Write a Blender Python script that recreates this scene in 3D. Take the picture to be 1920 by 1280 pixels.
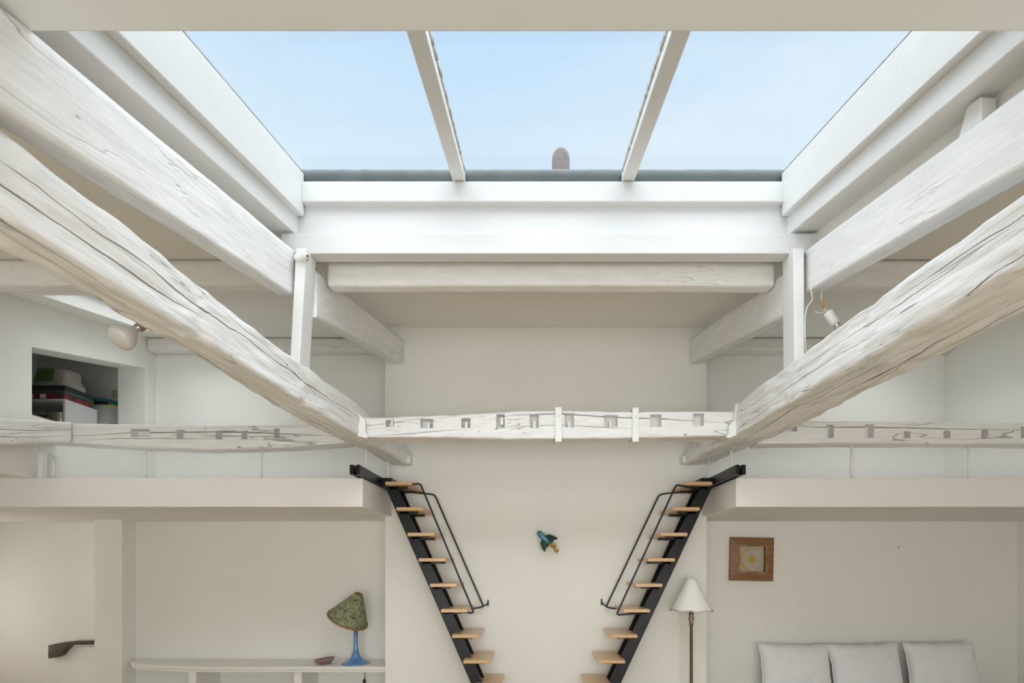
import bpy, bmesh, math, random
from mathutils import Vector, Matrix, noise

for _o in list(bpy.data.objects):
    bpy.data.objects.remove(_o, do_unlink=True)
scene = bpy.context.scene
C = scene.collection

# ------------------------------------------------------------------ camera
F = 900.0; CX = 1002.0; CY = 1058.0          # focal length and principal point in pixels of the 1920x1280 frame
EYE = 1.65                                   # eye height above the floor (everything is built relative to the eye, lifted at the end)
FL = -EYE
cam_d = bpy.data.cameras.new('camera'); cam = bpy.data.objects.new('camera', cam_d); C.objects.link(cam)
cam_d.sensor_width = 36.0; cam_d.lens = F/1920*36
cam_d.shift_x = (960-CX)/1920; cam_d.shift_y = (CY-640)/1920
cam_d.clip_start = 0.02
cam.location = (0, 0, 0); cam.rotation_euler = (math.pi/2, 0, 0)
scene.camera = cam

# ------------------------------------------------------------------ world, sun, exposure
SKY_STRENGTH = 1.0
world = bpy.data.worlds.new('sky'); scene.world = world; world.use_nodes = True
nt = world.node_tree; nt.nodes.clear()
def wn(t, **k):
    n = nt.nodes.new(t)
    for a, b in k.items(): setattr(n, a, b)
    return n
tc = wn('ShaderNodeTexCoord'); sep = wn('ShaderNodeSeparateXYZ'); nt.links.new(tc.outputs['Generated'], sep.inputs[0])
ramp = wn('ShaderNodeValToRGB'); nt.links.new(sep.outputs['Z'], ramp.inputs[0])
e = ramp.color_ramp.elements
e[0].position = 0.0; e[0].color = (0.82, 0.92, 1.0, 1)
e[1].position = 1.0; e[1].color = (0.42, 0.68, 1.0, 1)
m1 = e.new(0.60); m1.color = (0.74, 0.885, 1.0, 1)
m2 = e.new(0.74); m2.color = (0.56, 0.775, 1.0, 1)
mp = wn('ShaderNodeMapping'); mp.inputs['Scale'].default_value = (1.6, 2.0, 5.5); mp.inputs['Location'].default_value = (0.35, 0.2, 0.95)
nt.links.new(tc.outputs['Generated'], mp.inputs[0])
nz = wn('ShaderNodeTexNoise'); nz.inputs['Scale'].default_value = 1.5; nz.inputs['Detail'].default_value = 5; nz.inputs['Roughness'].default_value = 0.5
nt.links.new(mp.outputs[0], nz.inputs['Vector'])
cr = wn('ShaderNodeValToRGB'); cr.color_ramp.elements[0].position = 0.36; cr.color_ramp.elements[1].position = 0.66
cr.color_ramp.elements[0].color = (0, 0, 0, 1); cr.color_ramp.elements[1].color = (0.65, 0.65, 0.65, 1)
nt.links.new(nz.outputs[0], cr.inputs[0])
mx = wn('ShaderNodeMixRGB'); mx.inputs[2].default_value = (0.86, 0.93, 1.0, 1)
nt.links.new(cr.outputs[0], mx.inputs[0]); nt.links.new(ramp.outputs[0], mx.inputs[1])
# thin cloud bank low in the sky ahead and to the right
vsub = wn('ShaderNodeVectorMath', operation='SUBTRACT'); vsub.inputs[1].default_value = (0.26, 0.70, 0.665); nt.links.new(tc.outputs['Generated'], vsub.inputs[0])
vmul = wn('ShaderNodeVectorMath', operation='MULTIPLY'); vmul.inputs[1].default_value = (3.2, 4.0, 13.0); nt.links.new(vsub.outputs[0], vmul.inputs[0])
vlen = wn('ShaderNodeVectorMath', operation='LENGTH'); nt.links.new(vmul.outputs[0], vlen.inputs[0])
bank = wn('ShaderNodeMapRange'); bank.inputs[1].default_value = 1.25; bank.inputs[2].default_value = 0.1; bank.inputs[3].default_value = 0.0; bank.inputs[4].default_value = 1.6
nt.links.new(vlen.outputs['Value'], bank.inputs[0])
cm = wn('ShaderNodeMath', operation='MULTIPLY'); nt.links.new(cr.outputs[0], cm.inputs[0]); nt.links.new(bank.outputs[0], cm.inputs[1]); cm.use_clamp = True
nt.links.new(cm.outputs[0], mx.inputs[0])
bg = wn('ShaderNodeBackground'); bg.inputs[1].default_value = SKY_STRENGTH
nt.links.new(mx.outputs[0], bg.inputs[0])
wo = wn('ShaderNodeOutputWorld'); nt.links.new(bg.outputs[0], wo.inputs[0])

SUN_STRENGTH = 5.8
sd = bpy.data.lights.new('hazy_sun', 'SUN'); sd.energy = SUN_STRENGTH; sd.angle = math.radians(104); sd.color = (1.0, 0.99, 0.97)
sun = bpy.data.objects.new('hazy_sun', sd); C.objects.link(sun)
sun.rotation_euler = Vector((0.0, 0.15, -1.0)).to_track_quat('-Z', 'Y').to_euler()
# added fill light behind the camera, at a window put in for brightness
REAR_FILL_POWER = 128.0
wd = bpy.data.lights.new('window_daylight', 'AREA'); wd.shape = 'RECTANGLE'; wd.size = 4.6; wd.size_y = 2.0; wd.energy = REAR_FILL_POWER; wd.color = (1.0, 0.99, 0.97)
wl = bpy.data.objects.new('window_daylight', wd); C.objects.link(wl)
wl.location = (0.2, -2.45, -0.35); wl.rotation_euler = (math.pi/2, 0, 0)     # shines along +Y into the room

# added fill light for the stairwell wall; no window stands there
sw = bpy.data.lights.new('stairwell_daylight', 'AREA'); sw.shape = 'RECTANGLE'; sw.size = 0.9; sw.size_y = 1.2; sw.energy = 7.5; sw.color = (1.0, 0.95, 0.88)
swo = bpy.data.objects.new('stairwell_daylight', sw); C.objects.link(swo)
swo.location = (-6.15, 4.45, -0.5); swo.rotation_euler = (math.pi/2, 0, -math.pi/2)     # shines along +X

vs = scene.view_settings
vs.view_transform = 'Standard'; vs.look = 'None'; vs.gamma = 1.0; vs.exposure = 0.0; vs.use_curve_mapping = False

# ------------------------------------------------------------------ helpers
def P(px, py, Y):                            # a point of the photograph at its real distance Y
    return Vector(((px-CX)*Y/F, Y, (CY-py)*Y/F))
def PX(px, Y): return (px-CX)*Y/F
def PZ(py, Y): return (CY-py)*Y/F

def set_in(n, name, v):
    if name in n.inputs: n.inputs[name].default_value = v

def mat(name, col, rough=0.6, metal=0.0, var=0.0, var_scale=6.0, bump=0.0, bump_scale=40.0, stretch=(1, 1, 1), coat=0.0, spec=0.5, col2=None, distort=0.0):
    m = bpy.data.materials.new(name); m.use_nodes = True
    t = m.node_tree; b = t.nodes['Principled BSDF']
    b.inputs['Roughness'].default_value = rough; b.inputs['Metallic'].default_value = metal
    set_in(b, 'Coat Weight', coat); set_in(b, 'Specular IOR Level', spec)
    b.inputs['Base Color'].default_value = (*col, 1)
    c = t.nodes.new('ShaderNodeTexCoord'); mpn = t.nodes.new('ShaderNodeMapping'); mpn.inputs['Scale'].default_value = stretch
    t.links.new(c.outputs['Object'], mpn.inputs[0])
    if var > 0 or col2:
        n = t.nodes.new('ShaderNodeTexNoise'); n.inputs['Scale'].default_value = var_scale; n.inputs['Detail'].default_value = 4
        n.inputs['Distortion'].default_value = distort
        t.links.new(mpn.outputs[0], n.inputs['Vector'])
        r = t.nodes.new('ShaderNodeValToRGB'); r.color_ramp.elements[0].position = 0.3; r.color_ramp.elements[1].position = 0.7
        lo = col2 if col2 else tuple(max(0, x*(1-var)) for x in col)
        r.color_ramp.elements[0].color = (*lo, 1); r.color_ramp.elements[1].color = (*col, 1)
        t.links.new(n.outputs[0], r.inputs[0]); t.links.new(r.outputs[0], b.inputs['Base Color'])
    if bump > 0:
        n2 = t.nodes.new('ShaderNodeTexNoise'); n2.inputs['Scale'].default_value = bump_scale; n2.inputs['Detail'].default_value = 5
        t.links.new(mpn.outputs[0], n2.inputs['Vector'])
        bp = t.nodes.new('ShaderNodeBump'); bp.inputs['Strength'].default_value = bump; bp.inputs['Distance'].default_value = 0.01
        t.links.new(n2.outputs[0], bp.inputs['Height']); t.links.new(bp.outputs[0], b.inputs['Normal'])
    return m

def mat_hewn(name, col, crack_w=0.0045, crack_amt=0.8, bump=0.8, splits=(), loose=1.0):
    """white painted old oak: long grain, splits and worm holes along the beam (UV: u along, v around, in metres)"""
    m = bpy.data.materials.new(name); m.use_nodes = True
    t = m.node_tree; b = t.nodes['Principled BSDF']; b.inputs['Roughness'].default_value = 0.62; set_in(b, 'Specular IOR Level', 0.35)
    L = t.links.new
    uv = t.nodes.new('ShaderNodeUVMap')
    def noise_n(sx, sy, detail, dist=0.0, off=0.0):
        mpn = t.nodes.new('ShaderNodeMapping'); mpn.inputs['Scale'].default_value = (sx, sy, 1); mpn.inputs['Location'].default_value = (off, off*1.7, off)
        L(uv.outputs[0], mpn.inputs[0])
        n = t.nodes.new('ShaderNodeTexNoise'); n.inputs['Scale'].default_value = 1.0; n.inputs['Detail'].default_value = detail; n.inputs['Distortion'].default_value = dist
        L(mpn.outputs[0], n.inputs['Vector']); return n.outputs[0]
    def math_n(op, a, bb=None, c=None):
        n = t.nodes.new('ShaderNodeMath'); n.operation = op
        for i, v in enumerate((a, bb, c)):
            if v is None: continue
            if isinstance(v, (int, float)): n.inputs[i].default_value = v
            else: L(v, n.inputs[i])
        return n.outputs[0]
    def ramp_n(v, a, bb, ca=0.0, cb=1.0):
        n = t.nodes.new('ShaderNodeMapRange'); n.inputs[1].default_value = a; n.inputs[2].default_value = bb; n.inputs[3].default_value = ca; n.inputs[4].default_value = cb
        L(v, n.inputs[0]); return n.outputs[0]
    # splits: contour lines of a stretched noise, broken up by a second noise
    n1 = noise_n(0.55, 6.0, 4.0, 0.15)
    d1 = math_n('ABSOLUTE', math_n('SUBTRACT', n1, 0.5))
    k1 = ramp_n(d1, 0.0, crack_w, 1.0, 0.0)
    g1 = ramp_n(noise_n(0.8, 4.0, 1.0, 0.0, 4.3), 0.50, 0.60)
    n2 = noise_n(2.0, 34.0, 3.0, 0.1, 9.1)
    d2 = math_n('ABSOLUTE', math_n('SUBTRACT', n2, 0.5))
    k2 = ramp_n(d2, 0.0, crack_w*1.3, 1.0, 0.0)
    g2 = ramp_n(noise_n(2.0, 6.0, 1.0, 0.0, 14.0), 0.56, 0.63)
    crack = math_n('MAXIMUM', math_n('MULTIPLY', k1, g1), math_n('MULTIPLY', math_n('MULTIPLY', k2, g2), 0.75))
    crack = math_n('MULTIPLY', crack, loose)
    # long shakes: (v at the middle, wander, u start, u end, half width)
    sepuv = t.nodes.new('ShaderNodeSeparateXYZ'); L(uv.outputs[0], sepuv.inputs[0])
    for k, (v0, wob, u0, u1, hw) in enumerate(splits):
        nn = noise_n(1.1, 0.0, 5.0, 0.0, 31.0+k*7.7)
        cv = math_n('ADD', math_n('MULTIPLY', math_n('SUBTRACT', nn, 0.5), wob), v0)
        dd = math_n('ABSOLUTE', math_n('SUBTRACT', sepuv.outputs[1], cv))
        um = (u0+u1)/2; ul = (u1-u0)/2
        tap = ramp_n(math_n('ABSOLUTE', math_n('SUBTRACT', sepuv.outputs[0], um)), ul*0.35, ul, hw, 0.0)
        gate = math_n('ADD', math_n('MULTIPLY', noise_n(7.0, 0.0, 3.0, 0.0, 3.0+k), 1.5), 0.15)
        wdt = math_n('MULTIPLY', tap, gate)
        ks = math_n('LESS_THAN', dd, wdt)
        crack = math_n('MAXIMUM', crack, ks)
    # worm holes / pits
    mpn = t.nodes.new('ShaderNodeMapping'); mpn.inputs['Scale'].default_value = (6, 16, 1); L(uv.outputs[0], mpn.inputs[0])
    vo = t.nodes.new('ShaderNodeTexVoronoi'); vo.inputs['Scale'].default_value = 1.0; L(mpn.outputs[0], vo.inputs['Vector'])
    pit = math_n('MULTIPLY', ramp_n(vo.outputs['Distance'], 0.03, 0.09, 1.0, 0.0), ramp_n(noise_n(2.2, 5.0, 1.0, 0.0, 21.0), 0.52, 0.58))
    dark = math_n('MAXIMUM', crack, math_n('MULTIPLY', pit, 0.8))
    grain = noise_n(3.0, 95.0, 5.0, 0.4, 2.0)
    coarse = noise_n(5.0, 22.0, 4.0, 0.5, 6.0)
    tone = ramp_n(coarse, 0.3, 0.7, 0.90, 1.0)
    base = t.nodes.new('ShaderNodeMixRGB'); base.blend_type = 'MULTIPLY'; base.inputs[0].default_value = 1.0; base.inputs[1].default_value = (*col, 1)
    comb = t.nodes.new('ShaderNodeCombineColor')
    for i in range(3): L(tone, comb.inputs[i])
    L(comb.outputs[0], base.inputs[2])
    mixc = t.nodes.new('ShaderNodeMixRGB'); mixc.inputs[2].default_value = (0.10, 0.085, 0.07, 1)
    L(math_n('MULTIPLY', dark, crack_amt), mixc.inputs[0]); L(base.outputs[0], mixc.inputs[1]); L(mixc.outputs[0], b.inputs['Base Color'])
    h = math_n('ADD', math_n('MULTIPLY', grain, 0.30), math_n('MULTIPLY', coarse, 0.55))
    h = math_n('SUBTRACT', h, math_n('MULTIPLY', dark, 1.1))
    bp = t.nodes.new('ShaderNodeBump'); bp.inputs['Strength'].default_value = bump; bp.inputs['Distance'].default_value = 0.012
    L(h, bp.inputs['Height']); L(bp.outputs[0], b.inputs['Normal'])
    return m

def mat_glass(name):
    m = bpy.data.materials.new(name); m.use_nodes = True
    t = m.node_tree; t.nodes.clear()
    o = t.nodes.new('ShaderNodeOutputMaterial'); mxn = t.nodes.new('ShaderNodeMixShader')
    tr = t.nodes.new('ShaderNodeBsdfTransparent'); tr.inputs[0].default_value = (0.98, 0.99, 0.99, 1)
    gl = t.nodes.new('ShaderNodeBsdfGlossy'); gl.inputs['Roughness'].default_value = 0.02
    mxn.inputs[0].default_value = 0.025
    t.links.new(tr.outputs[0], mxn.inputs[1]); t.links.new(gl.outputs[0], mxn.inputs[2])
    t.links.new(mxn.outputs[0], o.inputs[0])
    return m

WALL = (0.87, 0.86, 0.81)
M = {}
M['wall'] = mat('plaster_cream', WALL, 0.85, var=0.03, var_scale=1.2, bump=0.05, bump_scale=60, spec=0.2)
M['ceil'] = mat('plaster_ceiling', (0.89, 0.865, 0.81), 0.9, var=0.03, var_scale=1.0, bump=0.04, bump_scale=50, spec=0.2)
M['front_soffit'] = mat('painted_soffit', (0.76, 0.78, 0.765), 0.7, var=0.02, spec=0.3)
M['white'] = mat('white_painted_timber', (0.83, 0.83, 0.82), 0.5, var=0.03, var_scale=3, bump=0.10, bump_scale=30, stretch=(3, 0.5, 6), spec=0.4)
M['whitex'] = mat('white_painted_timber_cross', (0.72, 0.72, 0.71), 0.5, var=0.03, var_scale=3, bump=0.10, bump_scale=30, stretch=(0.5, 4, 6), spec=0.4)  # same white paint, darkened to offset the strong light on header and back curb
M['purlin'] = mat_hewn('sawn_purlin_white', (0.91, 0.91, 0.91), crack_w=0.004, crack_amt=0.25, bump=0.55)
UL, VL = 11*3.7, 11*1.3; UR, VR = 23*3.7, 23*1.3
M['hewn_left'] = mat_hewn('hewn_oak_white_left', (0.91, 0.91, 0.905), loose=0.8, bump=1.0, splits=[(VL+0.325, 0.14, UL+3.5, UL+6.2, 0.0032), (VL+0.275, 0.11, UL+3.3, UL+4.6, 0.0028), (VL+0.08, 0.05, UL+5.2, UL+6.3, 0.003), (VL+0.10, 0.06, UL+3.4, UL+4.3, 0.002)])
M['hewn_right'] = mat_hewn('hewn_oak_white_right', (0.91, 0.91, 0.905), loose=0.8, bump=1.0, splits=[(VR+0.93, 0.13, UR+4.0, UR+5.2, 0.0024), (VR+1.00, 0.13, UR+4.4, UR+6.0, 0.0024), (VR+0.90, 0.10, UR+3.6, UR+4.6, 0.0022), (VR+0.17, 0.08, UR+4.3, UR+5.1, 0.005), (VR+0.10, 0.06, UR+4.6, UR+6.2, 0.002), (VR+0.24, 0.06, UR+3.8, UR+4.8, 0.0024)])
M['hewn_cross'] = mat_hewn('hewn_cross_beam_white', (0.91, 0.90, 0.885), crack_w=0.004, loose=0.6, bump=0.9, splits=[
    (31*1.3+0.572, 0.03, 31*3.7+0.9, 31*3.7+2.75, 0.0040), (31*1.3+0.60, 0.04, 31*3.7+0.1, 31*3.7+0.8, 0.0024), (31*1.3+0.64, 0.03, 31*3.7+1.0, 31*3.7+2.1, 0.0022),
    (43*1.3+0.565, 0.04, 43*3.7+0.1, 43*3.7+2.6, 0.0042), (43*1.3+0.61, 0.04, 43*3.7+0.3, 43*3.7+1.6, 0.0024),
    (57*1.3+0.545, 0.03, 57*3.7+0.0, 57*3.7+2.1, 0.0036), (61*1.3+0.34, 0.05, 61*3.7+0.3, 61*3.7+1.6, 0.0032), (61*1.3+0.29, 0.05, 61*3.7+0.5, 61*3.7+1.5, 0.0026)])
M['slab'] = mat('mezzanine_white', (0.87, 0.85, 0.82), 0.6, var=0.02, var_scale=2, spec=0.3)
M['soft'] = mat('peg_white', (0.86, 0.85, 0.82), 0.7, var=0.08, var_scale=30)
M['strap'] = mat('strap_white_iron', (0.90, 0.90, 0.89), 0.45, var=0.03, var_scale=10, bump=0.1, bump_scale=30)
M['black'] = mat('black_steel', (0.012, 0.013, 0.015), 0.32, metal=0.4, var=0.2, var_scale=10)
M['rail'] = mat('dark_grey_steel_rod', (0.035, 0.037, 0.042), 0.35, metal=0.6)
M['tread'] = mat('beech_tread', (0.70, 0.47, 0.24), 0.38, col2=(0.60, 0.37, 0.17), var_scale=9, stretch=(14, 1.2, 14), bump=0.05, bump_scale=30, coat=0.3)
M['zinc'] = mat('zinc_flashing', (0.15, 0.17, 0.17), 0.6, metal=0.2, var=0.25, var_scale=7, bump=0.1, bump_scale=8)
M['glass'] = mat_glass('clear_glass')
M['terracotta'] = mat('weathered_terracotta', (0.24, 0.20, 0.195), 0.9, var=0.25, var_scale=25, bump=0.3, bump_scale=60)
M['floor'] = mat('oak_floor', (0.52, 0.39, 0.23), 0.45, col2=(0.44, 0.32, 0.17), var_scale=3, stretch=(8, 0.6, 1))
M['putty'] = mat('flaky_putty', (0.70, 0.68, 0.62), 0.9, col2=(0.40, 0.38, 0.34), var_scale=40)
M['seal'] = mat('weathered_dark_seal', (0.10, 0.10, 0.09), 0.8, col2=(0.30, 0.29, 0.26), var_scale=14)
M['brass'] = mat('aged_brass', (0.27, 0.21, 0.14), 0.4, metal=0.85, var=0.3, var_scale=20)
M['shade_white'] = mat('cream_lamp_shade', (0.88, 0.86, 0.82), 0.8, var=0.03, var_scale=8, bump=0.08, bump_scale=80)
M['shade_trim'] = mat('shade_trim', (0.50, 0.45, 0.36), 0.8)
M['blue'] = mat('blue_glazed_ceramic', (0.10, 0.25, 0.50), 0.18, var=0.12, var_scale=6, coat=0.5)
M['shade_green'] = mat('mottled_green_shade', (0.42, 0.40, 0.24), 0.9, col2=(0.05, 0.09, 0.045), var_scale=38, bump=0.25, bump_scale=60, distort=1.0)
M['shade_edge'] = mat('brown_shade_edge', (0.30, 0.17, 0.08), 0.8)
M['purple'] = mat('purple_glazed_bowl', (0.30, 0.17, 0.18), 0.25, var=0.2, var_scale=12, coat=0.4)
M['frame'] = mat('brown_picture_wood', (0.30, 0.155, 0.07), 0.5, col2=(0.20, 0.095, 0.04), var_scale=10, stretch=(1, 1, 6))
M['frame_gold'] = mat('gold_line', (0.46, 0.30, 0.12), 0.5)
M['paper'] = mat('aged_print_paper', (0.52, 0.47, 0.37), 0.9, var=0.12, var_scale=14)
M['gold'] = mat('gold_ink', (0.58, 0.36, 0.07), 0.6, var=0.15, var_scale=20)
M['gold_metal'] = mat('gold_metal', (0.62, 0.42, 0.14), 0.3, metal=0.9, var=0.3, var_scale=40)
M['rocket_blue'] = mat('blue_lacquer', (0.08, 0.26, 0.36), 0.2, col2=(0.02, 0.15, 0.17), var_scale=30, coat=0.5)
M['rocket_green'] = mat('dark_green_lacquer', (0.008, 0.05, 0.042), 0.2, coat=0.5)
M['fabric'] = mat('pale_grey_linen', (0.84, 0.84, 0.86), 0.95, var=0.05, var_scale=6, bump=0.25, bump_scale=9, spec=0.1)
M['piping'] = mat('white_piping', (0.84, 0.84, 0.85), 0.9)
M['sofa'] = mat('sofa_linen', (0.74, 0.73, 0.71), 0.95, var=0.04, bump=0.1, bump_scale=20)
M['wood_dark'] = mat('dark_brown_handrail', (0.075, 0.045, 0.025), 0.35, col2=(0.03, 0.02, 0.012), var_scale=8, coat=0.2)
M['bulb'] = mat('frosted_bulb', (0.62, 0.60, 0.57), 0.3, var=0.03)
M['chrome'] = mat('chrome_cap', (0.7, 0.68, 0.65), 0.15, metal=1.0)
M['porcelain'] = mat('white_porcelain', (0.85, 0.84, 0.80), 0.3, coat=0.3)
M['wire_black'] = mat('black_wire', (0.02, 0.02, 0.02), 0.5)
M['wire_white'] = mat('white_wire', (0.75, 0.73, 0.68), 0.6)
M['wire_orange'] = mat('orange_tape', (0.55, 0.26, 0.05), 0.6)
M['grey_board'] = mat('grey_white_board', (0.66, 0.66, 0.66), 0.6, var=0.03)
M['bag'] = mat('grey_woven_bag', (0.42, 0.40, 0.37), 0.8, var=0.25, var_scale=9, bump=0.3, bump_scale=18)
M['bag_green'] = mat('green_print', (0.09, 0.17, 0.03), 0.7, var=0.4, var_scale=20)
M['book_black'] = mat('black_box', (0.02, 0.018, 0.025), 0.5, var=0.4, var_scale=20)
M['book_green'] = mat('green_box', (0.05, 0.10, 0.08), 0.5, var=0.3, var_scale=10)
M['book_red'] = mat('red_patterned_box', (0.40, 0.03, 0.04), 0.5, col2=(0.03, 0.02, 0.03), var_scale=14)
M['board_wood'] = mat('plywood_edge', (0.55, 0.34, 0.18), 0.7, var=0.3, var_scale=20)
M['steel'] = mat('stainless_steel', (0.62, 0.62, 0.62), 0.18, metal=1.0)
M['tub'] = mat('white_tub', (0.80, 0.78, 0.75), 0.5)
M['teal'] = mat('teal_lid', (0.015, 0.16, 0.19), 0.4)
M['yellow'] = mat('pale_yellow_rim', (0.62, 0.58, 0.20), 0.6)
M['outlet'] = mat('ivory_switch', (0.50, 0.47, 0.30), 0.5)

def link_mesh(name, me, material, parent=None):
    o = bpy.data.objects.new(name, me); C.objects.link(o)
    if material is not None: me.materials.append(M[material] if isinstance(material, str) else material)
    if parent is not None:
        o.parent = parent
        o.matrix_parent_inverse = Matrix.Translation(-parent.location) @ Matrix()   # parts are given in world coordinates
        o.matrix_parent_inverse = (Matrix.Translation(parent.location) @ parent.rotation_euler.to_matrix().to_4x4()).inverted()
    return o

def tag(o, label=None, cat=None, group=None, kind=None):
    if label: o['label'] = label
    if cat: o['category'] = cat
    if group: o['group'] = group
    if kind: o['kind'] = kind
    return o

def empty(name, loc, label=None, cat=None, group=None, kind=None):
    o = bpy.data.objects.new(name, None); C.objects.link(o); o.location = loc; o.empty_display_size = 0.05
    return tag(o, label, cat, group, kind)

class MB:
    def __init__(s): s.bm = bmesh.new()
    def hexa(s, pts, bevel=0.0, seg=2):
        """eight points: bottom loop then top loop"""
        v = [s.bm.verts.new(p) for p in pts]
        fs = []
        for idx in ((3, 2, 1, 0), (4, 5, 6, 7), (0, 1, 5, 4), (1, 2, 6, 5), (2, 3, 7, 6), (3, 0, 4, 7)):
            fs.append(s.bm.faces.new([v[i] for i in idx]))
        if bevel > 0:
            es = list({ed for f in fs for ed in f.edges})
            bmesh.ops.bevel(s.bm, geom=es, offset=bevel, segments=seg, affect='EDGES', profile=0.5)
        return s
    def box(s, x0, x1, y0, y1, z0, z1, bevel=0.0):
        return s.hexa([(x0, y0, z0), (x1, y0, z0), (x1, y1, z0), (x0, y1, z0), (x0, y0, z1), (x1, y0, z1), (x1, y1, z1), (x0, y1, z1)], bevel)
    def slope(s, x0, x1, y0, y1, zb, zt, bevel=0.0):
        """board whose bottom and top follow functions of Y"""
        return s.hexa([(x0, y0, zb(y0)), (x1, y0, zb(y0)), (x1, y1, zb(y1)), (x0, y1, zb(y1)), (x0, y0, zt(y0)), (x1, y0, zt(y0)), (x1, y1, zt(y1)), (x0, y1, zt(y1))], bevel)
    def bar(s, a, b, w, h, up=(0, 0, 1), bevel=0.0):
        a = Vector(a); b = Vector(b); d = (b-a).normalized(); u = Vector(up); r = d.cross(u).normalized(); u = r.cross(d).normalized()
        pts = []
        for z in (-1, 1):
            for p, q in ((a, -1), (a, 1), (b, 1), (b, -1)):
                pts.append(p + r*q*w/2 + u*z*h/2)
        return s.hexa(pts, bevel)
    def prism(s, poly, axis, a, b, bevel=0.0):
        """extrude a closed 2-D outline; axis 'Y': outline (x,z) from y=a to y=b, 'Z': outline (x,y), 'X': outline (y,z)"""
        def pt(p, t): return {'Y': (p[0], t, p[1]), 'Z': (p[0], p[1], t), 'X': (t, p[0], p[1])}[axis]
        A = [s.bm.verts.new(pt(p, a)) for p in poly]; B = [s.bm.verts.new(pt(p, b)) for p in poly]
        fs = [s.bm.faces.new(A), s.bm.faces.new(list(reversed(B)))]
        n = len(poly)
        for i in range(n): fs.append(s.bm.faces.new((A[i], B[i], B[(i+1) % n], A[(i+1) % n])))
        bmesh.ops.recalc_face_normals(s.bm, faces=fs)
        if bevel > 0:
            es = list({ed for f in fs for ed in f.edges})
            bmesh.ops.bevel(s.bm, geom=es, offset=bevel, segments=2, affect='EDGES', profile=0.5)
        return s
    def tube(s, pts, r, n=8, caps=True):
        pts = [Vector(p) for p in pts]
        rr = r if isinstance(r, (list, tuple)) else [r]*len(pts)
        rings = []; ref = None
        for i, p in enumerate(pts):
            if i == 0: d = pts[1]-p
            elif i == len(pts)-1: d = p-pts[i-1]
            else: d = (pts[i+1]-p).normalized() + (p-pts[i-1]).normalized()
            d.normalize()
            if ref is None:
                ref = d.orthogonal().normalized()
            else:
                ref = (ref - d*ref.dot(d))
                if ref.length < 1e-6: ref = d.orthogonal()
                ref.normalize()
            bi = d.cross(ref)
            rings.append([s.bm.verts.new(p + (ref*math.cos(2*math.pi*k/n) + bi*math.sin(2*math.pi*k/n))*rr[i]) for k in range(n)])
        for a, b in zip(rings, rings[1:]):
            for k in range(n): s.bm.faces.new((a[k], a[(k+1) % n], b[(k+1) % n], b[k])).smooth = True
        if caps:
            s.bm.faces.new(list(reversed(rings[0]))); s.bm.faces.new(rings[-1])
        return s
    def lathe(s, prof, n=32, origin=(0, 0, 0), axis=None, wave=None):
        """profile of (radius, height) turned about an axis"""
        o = Vector(origin); q = Vector((0, 0, 1)).rotation_difference(Vector(axis)) if axis is not None else None
        rings = []
        for j, (r, h) in enumerate(prof):
            ring = []
            for k in range(n):
                t = 2*math.pi*k/n
                hh = h; rq = r
                if wave: rq, hh = wave(j, t, r, h)
                p = Vector((rq*math.cos(t), rq*math.sin(t), hh))
                if q: p = q @ p
                ring.append(s.bm.verts.new(o+p))
            rings.append(ring)
        for a, b in zip(rings, rings[1:]):
            for k in range(n): s.bm.faces.new((a[k], a[(k+1) % n], b[(k+1) % n], b[k])).smooth = True
        if prof[0][0] > 0: s.bm.faces.new(list(reversed(rings[0])))
        if prof[-1][0] > 0: s.bm.faces.new(rings[-1])
        return s
    def build(s, name, material, parent=None, recalc=True):
        bmesh.ops.remove_doubles(s.bm, verts=s.bm.verts, dist=1e-6)
        if recalc: bmesh.ops.recalc_face_normals(s.bm, faces=s.bm.faces)
        me = bpy.data.meshes.new(name); s.bm.to_mesh(me); s.bm.free()
        return link_mesh(name, me, material, parent)

def fillet(pts, r, n=5):
    """round the inner corners of a polyline"""
    pts = [Vector(p) for p in pts]; out = [pts[0]]
    for a, b, c in zip(pts, pts[1:], pts[2:]):
        d0 = (a-b); d1 = (c-b); k = min(r, d0.length*0.45, d1.length*0.45)
        p0 = b+d0.normalized()*k; p1 = b+d1.normalized()*k
        for i in range(n+1):
            t = i/n; out.append(p0*(1-t)**2 + b*2*t*(1-t) + p1*t*t)
    out.append(pts[-1]); return out

def copy_tree(o, parent=None):
    c = o.copy(); C.objects.link(c)
    if parent is not None: c.parent = parent
    for ch in [x for x in bpy.data.objects if x.parent == o]: copy_tree(ch, c)
    return c

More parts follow.
